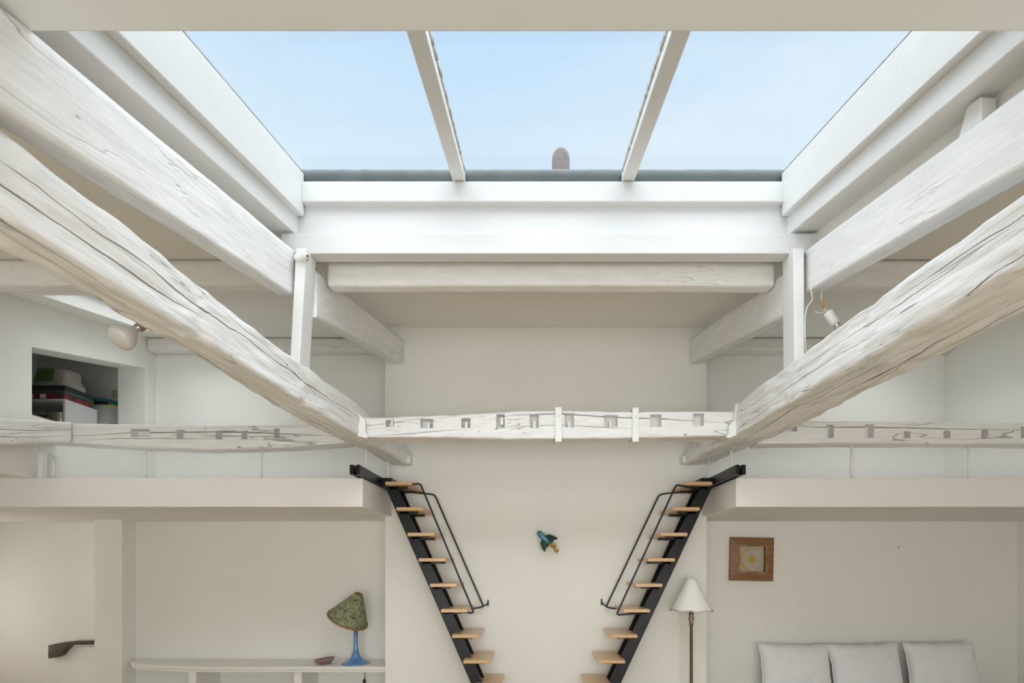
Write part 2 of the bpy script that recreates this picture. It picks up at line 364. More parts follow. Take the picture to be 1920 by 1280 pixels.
def hewn(name, stations, axis_w, axis_h, nseg, nper, seed, material, amp=0.010, rmin=0.010, rmax=0.035, parent=None, cuts=None, rough=0.6):
    """hand hewn beam: stations = (centre, width, height); rounded wandering arrises, bumpy faces; cuts = boxes for mortises"""
    aw = Vector(axis_w); ah = Vector(axis_h)
    cs = [Vector(s[0]) for s in stations]; acc = [0.0]
    for a, b in zip(cs, cs[1:]): acc.append(acc[-1]+(b-a).length)
    Ltot = acc[-1]
    def at(s):
        for i in range(len(acc)-1):
            if s <= acc[i+1] or i == len(acc)-2:
                t = (s-acc[i])/(acc[i+1]-acc[i]); t = t*t*(3-2*t)*0.5+t*0.5
                return cs[i].lerp(cs[i+1], t), stations[i][1]*(1-t)+stations[i+1][1]*t, stations[i][2]*(1-t)+stations[i+1][2]*t
    bm = bmesh.new(); uvl = bm.loops.layers.uv.new('UVMap')
    rings = []; uvs = []
    for i in range(nseg+1):
        s = Ltot*i/nseg
        c, w, h = at(s)
        ring = []; uvr = []
        per = 2*(w+h)
        for k in range(nper):
            q = k/nper*4; side = int(q); t = q-side
            x, y = ((-w/2+w*t, -h/2), (w/2, -h/2+h*t), (w/2-w*t, h/2), (-w/2, h/2-h*t))[side]
            ci = (round(x/w+0.5), round(y/h+0.5))
            nr = noise.noise(Vector((s*1.7, ci[0]*7.3+ci[1]*3.1, seed))) + 0.55*noise.noise(Vector((s*9.0, ci[0]*5.3+ci[1]*9.1, seed+3)))
            r = rmin+(rmax-rmin)*max(0, min(1, 0.5+nr*1.1))
            ix = max(-w/2+r, min(w/2-r, x)); iy = max(-h/2+r, min(h/2-r, y))
            dx, dy = x-ix, y-iy; dl = math.hypot(dx, dy)
            if dl > r: x, y = ix+dx/dl*r, iy+dy/dl*r
            nx, ny = (dx/dl, dy/dl) if dl > 1e-6 else ((0, -1), (1, 0), (0, 1), (-1, 0))[side]
            dsp = amp*(noise.noise(Vector((s*1.3, x*5+seed, y*5))) + 0.6*noise.noise(Vector((s*3.1+5, x*11, y*11+seed))) + 0.40*noise.noise(Vector((s*8.0, x*26+seed, y*26))) + rough*(0.30*noise.noise(Vector((s*18.0, x*60, y*60+seed))) + 0.25*noise.noise(Vector((s*4.0+seed, x*110, y*110)))))
            x += nx*dsp; y += ny*dsp
            ring.append(bm.verts.new(c+aw*x+ah*y)); uvr.append((s+seed*3.7, k/nper*per+seed*1.3))
        rings.append(ring); uvs.append((uvr, (s+seed*3.7, per+seed*1.3)))
    for i in range(nseg):
        a, b = rings[i], rings[i+1]
        for k in range(nper):
            k2 = (k+1) % nper
            f = bm.faces.new((a[k], a[k2], b[k2], b[k])); f.smooth = True
            ua, ub = uvs[i], uvs[i+1]
            va = ua[0][k2] if k2 else ua[1]; vb = ub[0][k2] if k2 else ub[1]
            for lp, u in zip(f.loops, (ua[0][k], va, vb, ub[0][k])): lp[uvl].uv = u
    for rg in (list(reversed(rings[0])), rings[-1]):
        f = bm.faces.new(rg)
        for lp in f.loops: lp[uvl].uv = ((lp.vert.co@aw)*0.3, lp.vert.co@ah)
    bmesh.ops.recalc_face_normals(bm, faces=bm.faces)
    me = bpy.data.meshes.new(name); bm.to_mesh(me); bm.free()
    o = link_mesh(name, me, material, parent)
    if cuts:
        cb = MB()
        for c6 in cuts: cb.box(*c6)
        co = cb.build('cutter', None)
        md = o.modifiers.new('cut', 'BOOLEAN'); md.operation = 'DIFFERENCE'; md.object = co; md.solver = 'EXACT'
        dg = bpy.context.evaluated_depsgraph_get(); dg.update()
        nm = bpy.data.meshes.new_from_object(o.evaluated_get(dg))
        o.modifiers.clear(); old = o.data; o.data = nm; nm.name = name
        if not nm.materials: nm.materials.append(M[material])
        bpy.data.objects.remove(co, do_unlink=True); bpy.data.meshes.remove(old)
    return o

def uv_box(o, along):
    """metre UVs (u along an axis, v across) for planed boards that use the beam material"""
    me = o.data; uvl = me.uv_layers.new(name='UVMap')
    for poly in me.polygons:
        n = poly.normal
        for li in poly.loop_indices:
            co = me.vertices[me.loops[li].vertex_index].co
            rest = [i for i in range(3) if i != along]
            v = co[rest[0]] if abs(n[rest[1]]) > abs(n[rest[0]]) else co[rest[1]]
            uvl.data[li].uv = (co[along], v)

# ------------------------------------------------------------------ main dimensions (metres, eye = 0)
YB = 4.60            # face of the chimney breast
YR = 5.10            # recess walls each side of it
XL, XR = PX(722, YB), PX(1325, YB)
XUL, XUR = -4.02, 4.35       # upper side walls
XLL, XRL = -4.30, 5.13       # lower side walls
ZS0, ZS1 = 0.46, 0.69        # mezzanine underside and top
YS = 3.83                    # mezzanine front
YF = -2.5                    # wall behind the camera
def zc(y): return 1.26+0.22*y      # ceiling underside
def zp(y): return 1.185+0.235*y    # purlin tops

# ------------------------------------------------------------------ structure
tag(MB().box(-6.4, 5.5, YF-0.2, 5.8, FL-0.1, FL).build('floor', 'floor'), 'oak floor of the loft', 'floor', kind='structure')

# sloping ceiling with three openings and one added to light the left bay
xs = [-6.4, -3.80, -2.80, -1.58, 1.68, 2.95, 3.80, 5.5]
ys = [1.36, 1.95, 2.68, 2.94, 3.70, 4.75, 5.8]
holes = {(3, 0), (3, 1), (3, 2), (1, 1), (1, 4), (5, 4)}
bm = MB()
TH = 0.13
for i in range(len(xs)-1):
    for j in range(len(ys)-1):
        if (i, j) in holes: continue
        bm.slope(xs[i], xs[i+1], ys[j], ys[j+1], zc, lambda y: zc(y)+TH)
tag(bm.build('ceiling', 'ceil'), 'sloping cream ceiling around the skylight', 'ceiling', kind='structure')
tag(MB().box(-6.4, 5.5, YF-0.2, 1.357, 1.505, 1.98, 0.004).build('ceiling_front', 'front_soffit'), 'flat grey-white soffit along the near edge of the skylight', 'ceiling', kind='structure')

def wall(name, mb, label, m='wall'):
    return tag(mb.build(name, m), label, 'wall', kind='structure')
wall('wall_back', MB().box(XL, XR, YB, YR+0.3, FL, zc(YB)+0.1, 0.004), 'tall cream chimney breast between the two ladders')
b = MB()
b.box(-4.02, XL, YR, YR+0.3, ZS1-0.1, zc(YR)+0.1)             # upper
b.box(-4.25, XL, YR, YR+0.3, FL, ZS0+0.1)                     # alcove
b.box(-4.52, -4.235, 4.93, YR+0.3, FL, ZS0)                    # wall end
wall('wall_back_left', b, 'cream recess wall left of the chimney breast')
b = MB()
b.box(XR, XRL+0.2, YR, YR+0.3, FL, zc(YR)+0.1)
wall('wall_back_right', b, 'cream recess wall behind the cushions')
# upper left wall with the storage opening
ny0, ny1 = 3.84, 4.956
nz = lambda y: 1.741+(y-ny0)/(ny1-ny0)*(2.026-1.741)
top = lambda y: zc(y)+0.05
b = MB()
b.box(-4.30, XUL, YF, 1.36, ZS1, 1.55)
b.slope(-4.30, XUL, 1.36, ny0, lambda y: ZS1, top)
b.slope(-4.30, XUL, ny0, ny1, lambda y: ZS1, lambda y: 1.195)
b.slope(-4.30, XUL, ny0, ny1, nz, top)
b.slope(-4.30, XUL, ny1, YR+0.3, lambda y: ZS1, top)
wall('wall_left', b, 'white upper left wall with a storage opening')
wall('wall_left_lower', MB().box(-4.6, XLL, YF, 3.70, FL, ZS1), 'cream lower left wall')
b = MB()
b.box(-6.4, -4.52, 5.25, 5.6, FL, ZS0+0.1)
b.box(-6.4, -6.2, 3.5, 5.3, FL, ZS0+0.1)
b.box(-6.4, -4.6, 3.5, 3.7, FL, ZS0+0.1)
wall('wall_stairwell', b, 'cream stairwell wall at the far left')
b = MB()
b.box(-5.8, -4.30, 5.50, 5.62, 0.9, zc(5.5)+0.05)
b.slope(-5.8, -5.7, 3.3, 5.5, lambda y: 0.9, top)
b.slope(-5.7, -4.30, 3.3, 3.4, lambda y: 0.9, top)
b.box(-5.8, -4.30, 3.3, 5.62, 1.05, 1.195)
wall('wall_storeroom', b, 'shaded inner walls of the storage opening')
b = MB()
b.box(XUR, XUR+0.2, YF, 1.36, ZS0, 1.55); b.slope(XUR, XUR+0.2, 1.36, YS, lambda y: ZS0, top); b.slope(XUR, XUR+0.2, YS, YR, lambda y: ZS1, top)
wall('wall_right', b, 'cream upper right wall')
wall('wall_right_lower', MB().box(XRL, XRL+0.2, YF, YR+0.1, FL, ZS0+0.1), 'cream lower right wall')
wall('ceiling_side', MB().box(XUR, XRL+0.2, YF, YS-0.002, ZS0+0.02, ZS0+0.12), 'soffit along the right wall')
# wall behind the camera with a wide window opening added to brighten the room
b = MB()
b.box(-4.6, 5.4, YF-0.2, YF, FL, -1.42); b.box(-4.6, 5.4, YF-0.2, YF, 0.72, 1.55)
b.box(-4.6, -2.2, YF-0.2, YF, -1.42, 0.72); b.box(2.6, 5.4, YF-0.2, YF, -1.42, 0.72)
wall('wall_front', b, 'wall behind the camera with a wide window')
t = empty('window_4', (0.2, YF-0.1, -1.42), 'wide window behind the camera', 'window', kind='structure')
b = MB()
for x0, x1, z0, z1 in ((-2.2, -2.13, -1.42, 0.72), (2.53, 2.6, -1.42, 0.72), (-2.13, 2.53, -1.42, -1.35), (-2.13, 2.53, 0.65, 0.72), (0.17, 0.23, -1.35, 0.65)):
    b.box(x0, x1, YF-0.12, YF-0.06, z0, z1)
b.build('window_frame', 'white', t)
for x0, x1 in ((-2.13, 0.17), (0.23, 2.53)): MB().box(x0, x1, YF-0.093, YF-0.087, -1.35, 0.65).build('pane', 'glass', t)

# ------------------------------------------------------------------ skylight (window_1)
sk = empty('window_1', (0.05, 2.12, 2.0), 'large three-pane roof skylight with white timber curbs', 'skylight', kind='structure')
SL = 0.25; YC = 2.88
def lin(z): return lambda y: z+SL*(y-YC)
Y0 = 1.30
def board(name, x0, x1, z0, z1, y1=YC+0.03):
    o = MB().slope(x0, x1, Y0+0.06, y1, lin(z0), lin(z1), 0.006).build(name, 'white', sk); return o
board('curb_board', -1.50, -1.395, 2.10, 2.36)
board('curb_board', -1.585, -1.437, 1.987, 2.103, YC+0.05)
board('curb_board', 1.497, 1.60, 2.10, 2.36)
board('curb_board', 1.536, 1.685, 1.987, 2.103, YC+0.05)
for x0, x1 in ((-1.50, -1.402), (1.504, 1.60)):
    MB().slope(x0, x1, Y0+0.06, YC+0.03, lin(2.361), lin(2.372)).build('glazing_seal', 'seal', sk)
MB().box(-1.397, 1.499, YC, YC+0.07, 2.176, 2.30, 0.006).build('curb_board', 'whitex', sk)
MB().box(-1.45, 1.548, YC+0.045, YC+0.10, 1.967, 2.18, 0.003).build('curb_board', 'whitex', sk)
def bar_board(xc):
    o = MB().slope(xc-0.037, xc+0.037, Y0+0.1, YC+0.03, lin(2.302), lin(2.372), 0.005).build('glazing_bar', 'white', sk)
    for s in (-1, 1):      # ragged putty line along both edges
        rnd = random.Random(int(xc*100)+s); mb = MB(); n = 60
        for i in range(n):
            ya = Y0+0.1+(YC-Y0-0.1)*i/n; yb = Y0+0.1+(YC-Y0-0.1)*(i+1)/n
            w = 0.003+0.007*rnd.random()
            x0 = xc+s*0.037; x1 = xc+s*(0.037+w)
            mb.slope(min(x0, x1), max(x0, x1), ya, yb, lin(2.352), lin(2.371))
        p = mb.build('putty', 'putty', o)
for xc in (-0.455, 0.564): bar_board(xc)
for x0, x1 in ((-1.46, -0.46), (-0.45, 0.56), (0.57, 1.56)):
    MB().slope(x0, x1, Y0+0.06, YC+0.05, lin(2.373), lin(2.379)).build('pane', 'glass', sk)
# zinc roll along the far edge, one length per pane
for x0, x1 in ((-1.52, -0.46), (-0.45, 0.555), (0.56, 1.60)):
    n = 24; mb = MB(); pts = [(x0+(x1-x0)*i/n, 2.965+0.002*noise.noise(Vector((i*0.9, x0, 0))), 2.373+0.003*noise.noise(Vector((i*0.7, x0*3, 2)))) for i in range(n+1)]
    mb.tube(pts, 0.052, 16); mb.box(x0, x1, 2.94, 3.10, 2.20, 2.325)
    mb.build('zinc_roll', 'zinc', sk)
mb = MB(); mb.box(-1.75, 1.85, 3.02, 3.20, 1.98, 2.30); mb.build('flashing', 'zinc', sk)

# small roof windows over the mezzanines, plus an unseen one added to brighten the left
for idx, x0, x1, ya, yb_, lab in ((2, -3.80, -2.80, 3.70, 4.75, 'small roof window over the left mezzanine'), (3, 2.95, 3.80, 3.70, 4.75, 'small roof window over the right mezzanine'), (5, -3.80, -2.80, 1.95, 2.68, 'small roof window over the left bay')):
    t = empty('window_%d' % idx, ((x0+x1)/2, (ya+yb_)/2, zc((ya+yb_)/2)), lab, 'roof window', kind='structure')
    fz0 = lambda y: zc(y)+TH; fz1 = lambda y: zc(y)+TH+0.06
    mb = MB(); mb.slope(x0-0.05, x0+0.03, ya-0.05, yb_+0.05, fz0, fz1); mb.slope(x1-0.03, x1+0.05, ya-0.05, yb_+0.05, fz0, fz1)
    mb.slope(x0+0.03, x1-0.03, ya-0.05, ya+0.03, fz0, fz1); mb.slope(x0+0.03, x1-0.03, yb_-0.03, yb_+0.05, fz0, fz1)
    mb.build('window_frame', 'white', t)
    MB().slope(x0+0.03, x1-0.03, ya+0.03, yb_-0.03, lambda y: zc(y)+TH+0.03, lambda y: zc(y)+TH+0.036).build('pane', 'glass', t)

# chimney pot on its stack outside
cp = empty('chimney_pot', P(1051.5, 330, 4.5), 'round-topped weathered chimney pot against the blue sky', 'chimney pot')
cx = PX(1051.5, 4.5); zt = PZ(282, 4.5)
MB().lathe([(0.082, zt-0.75), (0.084, zt-0.4), (0.083, zt-0.085), (0.076, zt-0.05), (0.060, zt-0.022), (0.035, zt-0.005), (0.0, zt)], 28, (cx, 4.5, 0)).build('pot', 'terracotta', cp)
MB().box(cx-0.22, cx+0.22, 4.3, 4.7, zc(4.7)+TH+0.02, zt-0.72, 0.01).build('stack', 'terracotta', cp)

# ------------------------------------------------------------------ roof timbers
def sawn(name, stations, seed, label, cat='beam', group=None, material='purlin', nseg=140, nper=48, amp=0.0035, rmin=0.002, rmax=0.006):
    o = hewn(name, stations, (1, 0, 0), (0, 0, 1), nseg, nper, seed, material, amp, rmin, rmax, rough=0.0)
    return tag(o, label, cat, group)
def purlin_st(x0, x1, h, ya, yb):
    n = 5
    return [(((x0+x1)/2, ya+(yb-ya)*i/n, zp(ya+(yb-ya)*i/n)-h/2), x1-x0, h) for i in range(n+1)]
sawn('purlin', purlin_st(-1.505, -1.42, 0.268, 1.13, 2.83), 1.0, 'white sawn purlin rising along the left side of the skylight')
sawn('purlin', purlin_st(1.60, 1.695, 0.250, 1.10, 2.83), 2.0, 'white sawn purlin rising along the right side of the skylight')
sawn('purlin', [((-1.385, 2.935, 1.655), 0.10, 0.285), ((-1.36, 3.3, 1.74), 0.10, 0.265), ((-1.30, YB-0.003, 2.027), 0.10, 0.218)], 3.0, 'short white purlin running from the left post to the back wall', nseg=60)
sawn('purlin', [((1.575, 2.935, 1.650), 0.10, 0.27), ((1.565, 3.3, 1.735), 0.10, 0.25), ((1.537, YB-0.003, 2.035), 0.10, 0.225)], 4.0, 'short white purlin running from the right post to the back wall', nseg=60)

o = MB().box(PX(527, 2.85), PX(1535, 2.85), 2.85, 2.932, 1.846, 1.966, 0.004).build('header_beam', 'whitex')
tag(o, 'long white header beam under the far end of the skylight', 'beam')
YT = 3.03
def tb(x0, x1, y, z0, z1, d, seed, label, crack='hewn_soft'):
    n = 4; o = hewn('cross_timber', [((x0+(x1-x0)*i/n, y+d/2, (z0+z1)/2), d, z1-z0) for i in range(n+1)], (0, 1, 0), (0, 0, 1), 90, 24, seed, 'purlin_soft', 0.004, 0.004, 0.016)
    return tag(o, label, 'beam')
M['purlin_soft'] = mat_hewn('sawn_cross_timber', (0.87, 0.85, 0.81), crack_w=0.005, crack_amt=0.35, bump=0.25)
tb(-1.305, 1.515, YT, 1.763, zc(YT)-0.002, 0.09, 5.0, 'white cross timber under the ceiling between the two short purlins')
tb(XUL+0.002, -1.41, YT, 1.763, zc(YT)-0.002, 0.09, 6.0, 'white cross timber under the ceiling of the left bay')
tb(1.63, XUR-0.002, YT, 1.763, zc(YT)-0.002, 0.09, 7.0, 'cracked white cross timber under the ceiling of the right bay')
tb(XUL+0.002, XL-0.002, 4.98, 2.225, zc(4.98)-0.002, 0.118, 8.0, 'white wall plate along the top of the left recess wall')
tb(XR+0.002, XUR-0.002, 4.98, 2.225, zc(4.98)-0.002, 0.118, 9.0, 'white wall plate along the top of the right recess wall')
# posts
z0p = 1.165
o = MB().hexa([(-1.428, 2.80, z0p), (-1.372, 2.80, z0p), (-1.372, 2.93, z0p), (-1.428, 2.93, z0p), (-1.392, 2.80, 1.846), (-1.330, 2.80, 1.846), (-1.330, 2.93, 1.846), (-1.392, 2.93, 1.846)], 0.006).build('post', 'white')
tag(o, 'slightly leaning white post on the left hewn beam', 'post')
z0p = 1.18
o = MB().hexa([(1.518, 2.80, z0p), (1.577, 2.80, z0p), (1.577, 2.93, z0p), (1.518, 2.93, z0p), (1.512, 2.80, 1.846), (1.574, 2.80, 1.846), (1.574, 2.93, 1.846), (1.512, 2.93, 1.846)], 0.006).build('post', 'white')
tag(o, 'upright white post on the right hewn beam', 'post')
# block on the right purlin
o = MB().hexa([(1.607, 1.727, zp(1.727)), (1.672, 1.735, zp(1.735)), (1.672, 1.83, zp(1.83)), (1.607, 1.822, zp(1.822)), (1.607, 1.727, 1.685), (1.672, 1.735, 1.685), (1.672, 1.80, 1.70), (1.607, 1.785, 1.70)], 0.005).build('packing_block', 'white')
tag(o, 'small white wooden packing block on the right purlin', 'block')

# hewn tie beams running into the room
def long_beam(name, rows, seed, label, material):
    st = [(((xi+xo)/2, y, (zb+zt)/2), abs(xo-xi), zt-zb) for (y, xi, xo, zb, zt) in rows]
    o = hewn(name, st, (1, 0, 0), (0, 0, 1), 640, 88, seed, material, 0.016, 0.004, 0.034)
    return tag(o, label, 'beam')
lb = long_beam('hewn_beam', [(-2.45, -1.50, -1.68, .95, 1.19), (0.4, -1.48, -1.66, .95, 1.195), (1.3, -1.445, -1.60, .95, 1.19), (2.0, -1.40, -1.57, .95, 1.18), (2.85, -1.35, -1.545, .945, 1.178), (3.5, -1.285, -1.50, .945, 1.18), (4.0, -1.24, -1.43, .945, 1.12), (4.595, -1.185, -1.37, .945, 1.08)], 11.0,
               'thick cracked white hewn beam running along the left side', 'hewn_left')
rb = long_beam('hewn_beam', [(-2.45, 1.58, 1.88, .95, 1.19), (0.4, 1.56, 1.86, .95, 1.19), (1.5, 1.545, 1.855, .95, 1.185), (2.2, 1.52, 1.83, .945, 1.19), (2.85, 1.50, 1.815, .945, 1.185), (3.5, 1.48, 1.80, .945, 1.18), (4.0, 1.45, 1.75, .945, 1.12), (4.595, 1.42, 1.69, .955, 1.08)], 23.0,
               'thick cracked white hewn beam running along the right side', 'hewn_right')
MB().box(-1.20, -1.165, 4.50, 4.597, .95, 1.02, 0.005).build('bearing_block', 'soft', lb)
MB().box(1.392, 1.425, 4.50, 4.597, .955, 1.02, 0.005).build('bearing_block', 'soft', rb)

# hewn cross beams with mortises
def cross(name, rows, Yf, depth, seed, label, pockets, pegs, amp=0.008, x_ends=None):
    st = []
    for (px, pt, pb) in rows:
        st.append(((PX(px, Yf), Yf+depth/2, (PZ(pt, Yf)+PZ(pb, Yf))/2), depth, PZ(pt, Yf)-PZ(pb, Yf)))
    if x_ends:
        for k, i in ((0, 0), (1, -1)):
            c, w, h = st[i]; st[i] = ((x_ends[k], c[1], c[2]), w, h)
    cuts = [(PX(a, Yf), PX(b2, Yf), Yf-0.06, Yf+0.075, PZ(d, Yf), PZ(c2, Yf)) for (a, c2, b2, d) in pockets]
    o = hewn(name, st, (0, 1, 0), (0, 0, 1), 300, 64, seed, 'hewn_cross', amp, 0.006, 0.030, cuts=cuts)
    tag(o, label, 'beam')
    for (px, y0, y1, w) in pegs:
        MB().box(PX(px-w/2, Yf), PX(px+w/2, Yf), Yf+0.012, Yf+0.07, PZ(y1, Yf), PZ(y0, Yf), 0.003).build('peg', 'soft', o)
    return o
cb = cross('hewn_cross_beam', [(672, 779, 819), (690, 781, 820), (780, 778, 820), (870, 774, 820), (960, 769, 823), (1050, 768, 823), (1150, 770, 822), (1250, 770, 819), (1384, 772, 817)], 3.55, 0.15, 31.0,
           'white hewn cross beam with square mortises spanning between the two long beams',
           [(723, 787, 738, 800), (788, 785, 812, 802), (865, 784, 882, 802), (931, 776, 946, 802), (993, 776, 1010, 802), (1059, 774, 1076, 801), (1133, 778, 1158, 800), (1219, 777, 1240, 800), (1300, 775, 1320, 798)],
           [(734, 786, 801, 4), (803, 790, 803, 4), (874, 790, 803, 5), (1002, 787, 803, 5), (1067, 789, 802, 5), (1145, 788, 801, 4), (941, 781, 795, 6)])
def strap(px0, px1, ptop, pbot):
    Yf = 3.55; x0, x1 = PX(px0, Yf), PX(px1, Yf); zt, zb = PZ(ptop, Yf), PZ(pbot, Yf)
    mb = MB(); mb.box(x0, x1, Yf-0.016, Yf-0.006, zb, zt, 0.002); mb.box(x0, x1, Yf-0.016, 3.715, zb-0.010, zb, 0.002); mb.box(x0, x1, Yf-0.016, 3.715, zt, zt+0.008, 0.002)
    mb.box(x0, x1, 3.705, 3.715, zb, zt)
    s_ = mb.build('iron_strap', 'strap', cb)
    MB().lathe([(0.009, 0), (0.008, 0.004), (0.0, 0.006)], 10, ((x0+x1)/2, Yf-0.016, zt-0.055), (0, -1, 0)).build('nail_head', 'strap', s_)
strap(1041, 1053, 766, 826); strap(1185, 1197, 767, 826)
def end_strap(poly):
    MB().prism([(PX(a, 3.53), PZ(b_, 3.53)) for a, b_ in poly], 'Y', 3.515, 3.54, 0.003).build('end_strap', 'strap', cb)
end_strap([(664, 758), (670, 757), (674, 776), (686, 789), (686, 812), (692, 819), (688, 822), (672, 819)])
end_strap([(1384, 757), (1378, 758), (1376, 788), (1366, 798), (1365, 812), (1360, 820), (1366, 822), (1381, 816), (1384, 790)])

cl = cross('hewn_cross_beam', [(70, 792, 828), (130, 793, 830), (250, 795, 838), (390, 798, 843), (500, 796, 840), (600, 795, 834), (650, 795, 830)], 3.88, 0.15, 43.0,
           'sagging white hewn cross beam over the left mezzanine',
           [(245, 804, 281, 819), (331, 806, 346, 823), (405, 807, 418, 823), (453, 807, 465, 823), (514, 803, 524, 820)], [], x_ends=(XUL+0.003, -1.50))
cr_ = cross('hewn_cross_beam', [(1435, 785, 832), (1530, 788, 831), (1700, 789, 832), (1900, 791, 832), (2000, 792, 833)], 3.80, 0.15, 57.0,
            'white hewn cross beam with small mortises over the right mezzanine',
            [(1478, 796, 1495, 808), (1550, 796, 1564, 820), (1623, 795, 1639, 820), (1696, 808, 1708, 821), (1769, 808, 1782, 821), (1840, 806, 1853, 821), (1914, 800, 1928, 821)], [], amp=0.006, x_ends=(1.77, XUR-0.003))
o = hewn('hewn_beam', [((-3.87, 2.4, .92), .25, .20), ((-3.87, 3.3, .925), .25, .20), ((-3.86, 3.6, .99), .25, .185), ((-3.85, 3.87, 1.06), .24, .165)], (1, 0, 0), (0, 0, 1), 120, 40, 61.0, 'hewn_cross', 0.008, 0.008, 0.03)
tag(o, 'short white hewn beam against the upper left wall', 'beam')

# ------------------------------------------------------------------ mezzanines and hangers
o = MB().prism([(-6.2, YS), (-1.37, YS), (-1.37, YB-0.002), (XL-0.002, YB-0.002), (XL-0.002, YR-0.002), (-4.52, YR-0.002), (-4.52, 5.248), (-6.2, 5.248)], 'Z', ZS0, ZS1, 0.004).build('mezzanine_platform', 'slab')
tag(o, 'thick white mezzanine platform on the left', 'mezzanine')
o = MB().prism([(1.61, YS), (XRL-0.002, YS), (XRL-0.002, YR-0.002), (XR+0.002, YR-0.002), (XR+0.002, YB-0.002), (1.61, YB-0.002)], 'Z', ZS0, ZS1, 0.004).build('mezzanine_platform', 'slab')
tag(o, 'thick white mezzanine platform on the right', 'mezzanine')
rods = [(-1.39, 3.97, .95, 'white hanger rod beside the left ladder top, nearer the camera'), (-1.345, 4.42, .95, 'white hanger rod above the left ladder, nearer the back wall'),
        (PX(272, 3.95), 3.95, .965, 'thin white hanger rod under the left cross beam, farther from the ladder'), (PX(490, 3.95), 3.95, .955, 'thin white hanger rod under the left cross beam, nearer the ladder'),
        (PX(52, 3.92), 3.70, .86, 'thin white hanger rod at the far left wall'),
        (1.64, 4.0, .95, 'white hanger rod beside the right ladder top, nearer the camera'), (1.62, 4.46, .96, 'white hanger rod above the right ladder, nearer the back wall'),
        (PX(1597, 3.87), 3.87, .965, 'thin white hanger rod under the right cross beam, nearer the ladder'), (PX(1817, 3.87), 3.87, .96, 'thin white hanger rod under the right cross beam, farther from the ladder')]
for x, y, zt_, lab in rods:
    y = max(y, YS+0.03)
    if x < -3.5: x, y = -3.87, 3.865
    e_ = MB().tube([(x, y, ZS1), (x, y, zt_)], 0.0105, 10).build('hanger_rod', 'strap')
    tag(e_, lab, 'rod', 'hanger rods of the mezzanines')
o = MB().box(-3.975, -3.935, YS+0.01, YS+0.05, ZS1, .90, 0.003).build('flat_post', 'strap')
tag(o, 'short flat white post at the far left end of the mezzanine', 'post')

# ------------------------------------------------------------------ ladders
def ladder(side, x0, step, xs_top, slope, slab_x, label):
    """side -1: rises to the left, +1: rises to the right; x0 = outer end of the top tread"""
    dz = 0.219; z_top = 0.712; yf, yb = 4.12, 4.555
    nt_ = 11
    root = empty('loft_ladder', (x0-side*step*10, 4.34, FL), label, 'ladder', 'loft ladders')
    # twin stringers
    wx = 0.104
    zb = FL; ztop = 0.70
    for y0, y1 in ((4.235, 4.262), (4.415, 4.442)):
        def xo(z): return xs_top - side*slope*(ztop-z)
        MB().prism([(xo(zb), zb), (xo(zb)-side*wx, zb), (xo(ztop)-side*wx, ztop), (xo(ztop), ztop)], 'Y', y0, y1, 0.003).build('stringer', 'black', root)
    # treads
    for i in range(nt_-1):
        zt_ = z_top-i*dz; xa = x0-side*step*i; xb = xa-side*0.232
        tr = MB().box(min(xa, xb), max(xa, xb), yf, yb, zt_-0.030, zt_, 0.005).build('tread', 'tread', root)
        mb = MB()
        for yy in (4.20, 4.45):
            x1 = xa-side*0.165
            mb.box(min(xa, x1), max(xa, x1), yy, yy+0.035, zt_-0.048, zt_-0.030)
        mb.box(min(xa-side*0.01, xa-side*0.09), max(xa-side*0.01, xa-side*0.09), 4.2, 4.485, zt_-0.050, zt_-0.034)
        mb.build('tread_bracket', 'black', tr)
        bo = MB()
        bx = xa-side*0.02
        bo.lathe([(0.007, 0), (0.006, 0.004), (0, 0.005)], 8, (bx, 4.235, zt_-0.055), (0, -1, 0)); bo.build('bolt', 'rail', tr)
    return root
def rod_part(root, pts, name='handrail'):
    return MB().tube(fillet(pts, 0.03), 0.0085, 10).build(name, 'rail', root)

ll = ladder(-1, PX(722, 4.12), 0.0957, PX(722, 4.25), 0.4355, -1.37, 'black and beech loft ladder rising to the left mezzanine')
yf, yb = 4.135, 4.54
rod_part(ll, [P(742, 910, 4.25), P(765, 908.5, yf), P(788, 906, yf), P(889, 1149, yf), P(868, 1147, yf), P(842, 1146, yf)])
rod_part(ll, [P(752, 921, 4.45), P(795, 925, yb), P(815, 927, yb), P(907, 1137.5, yb), P(890, 1140, yb), P(872, 1141, yb)])
mb = MB(); mb.tube([P(905, 1137, yb), P(914.5, 1131, YB-0.006)], 0.006, 8); p0 = P(915, 1130, YB-0.004); mb.box(p0.x-0.008, p0.x+0.008, YB-0.008, YB-0.001, p0.z-0.03, p0.z+0.03, 0.002)
mb.build('wall_bracket', 'rail', ll)
for xa in (-1.425, -1.377): MB().box(xa, xa+0.030, 3.70, 4.47, ZS1+0.004, ZS1+0.080, 0.003).build('landing_rail', 'black', ll)
MB().box(-1.425, -1.26, 4.235, 4.46, ZS1-0.0, ZS1+0.075, 0.003).build('landing_bracket', 'black', ll)

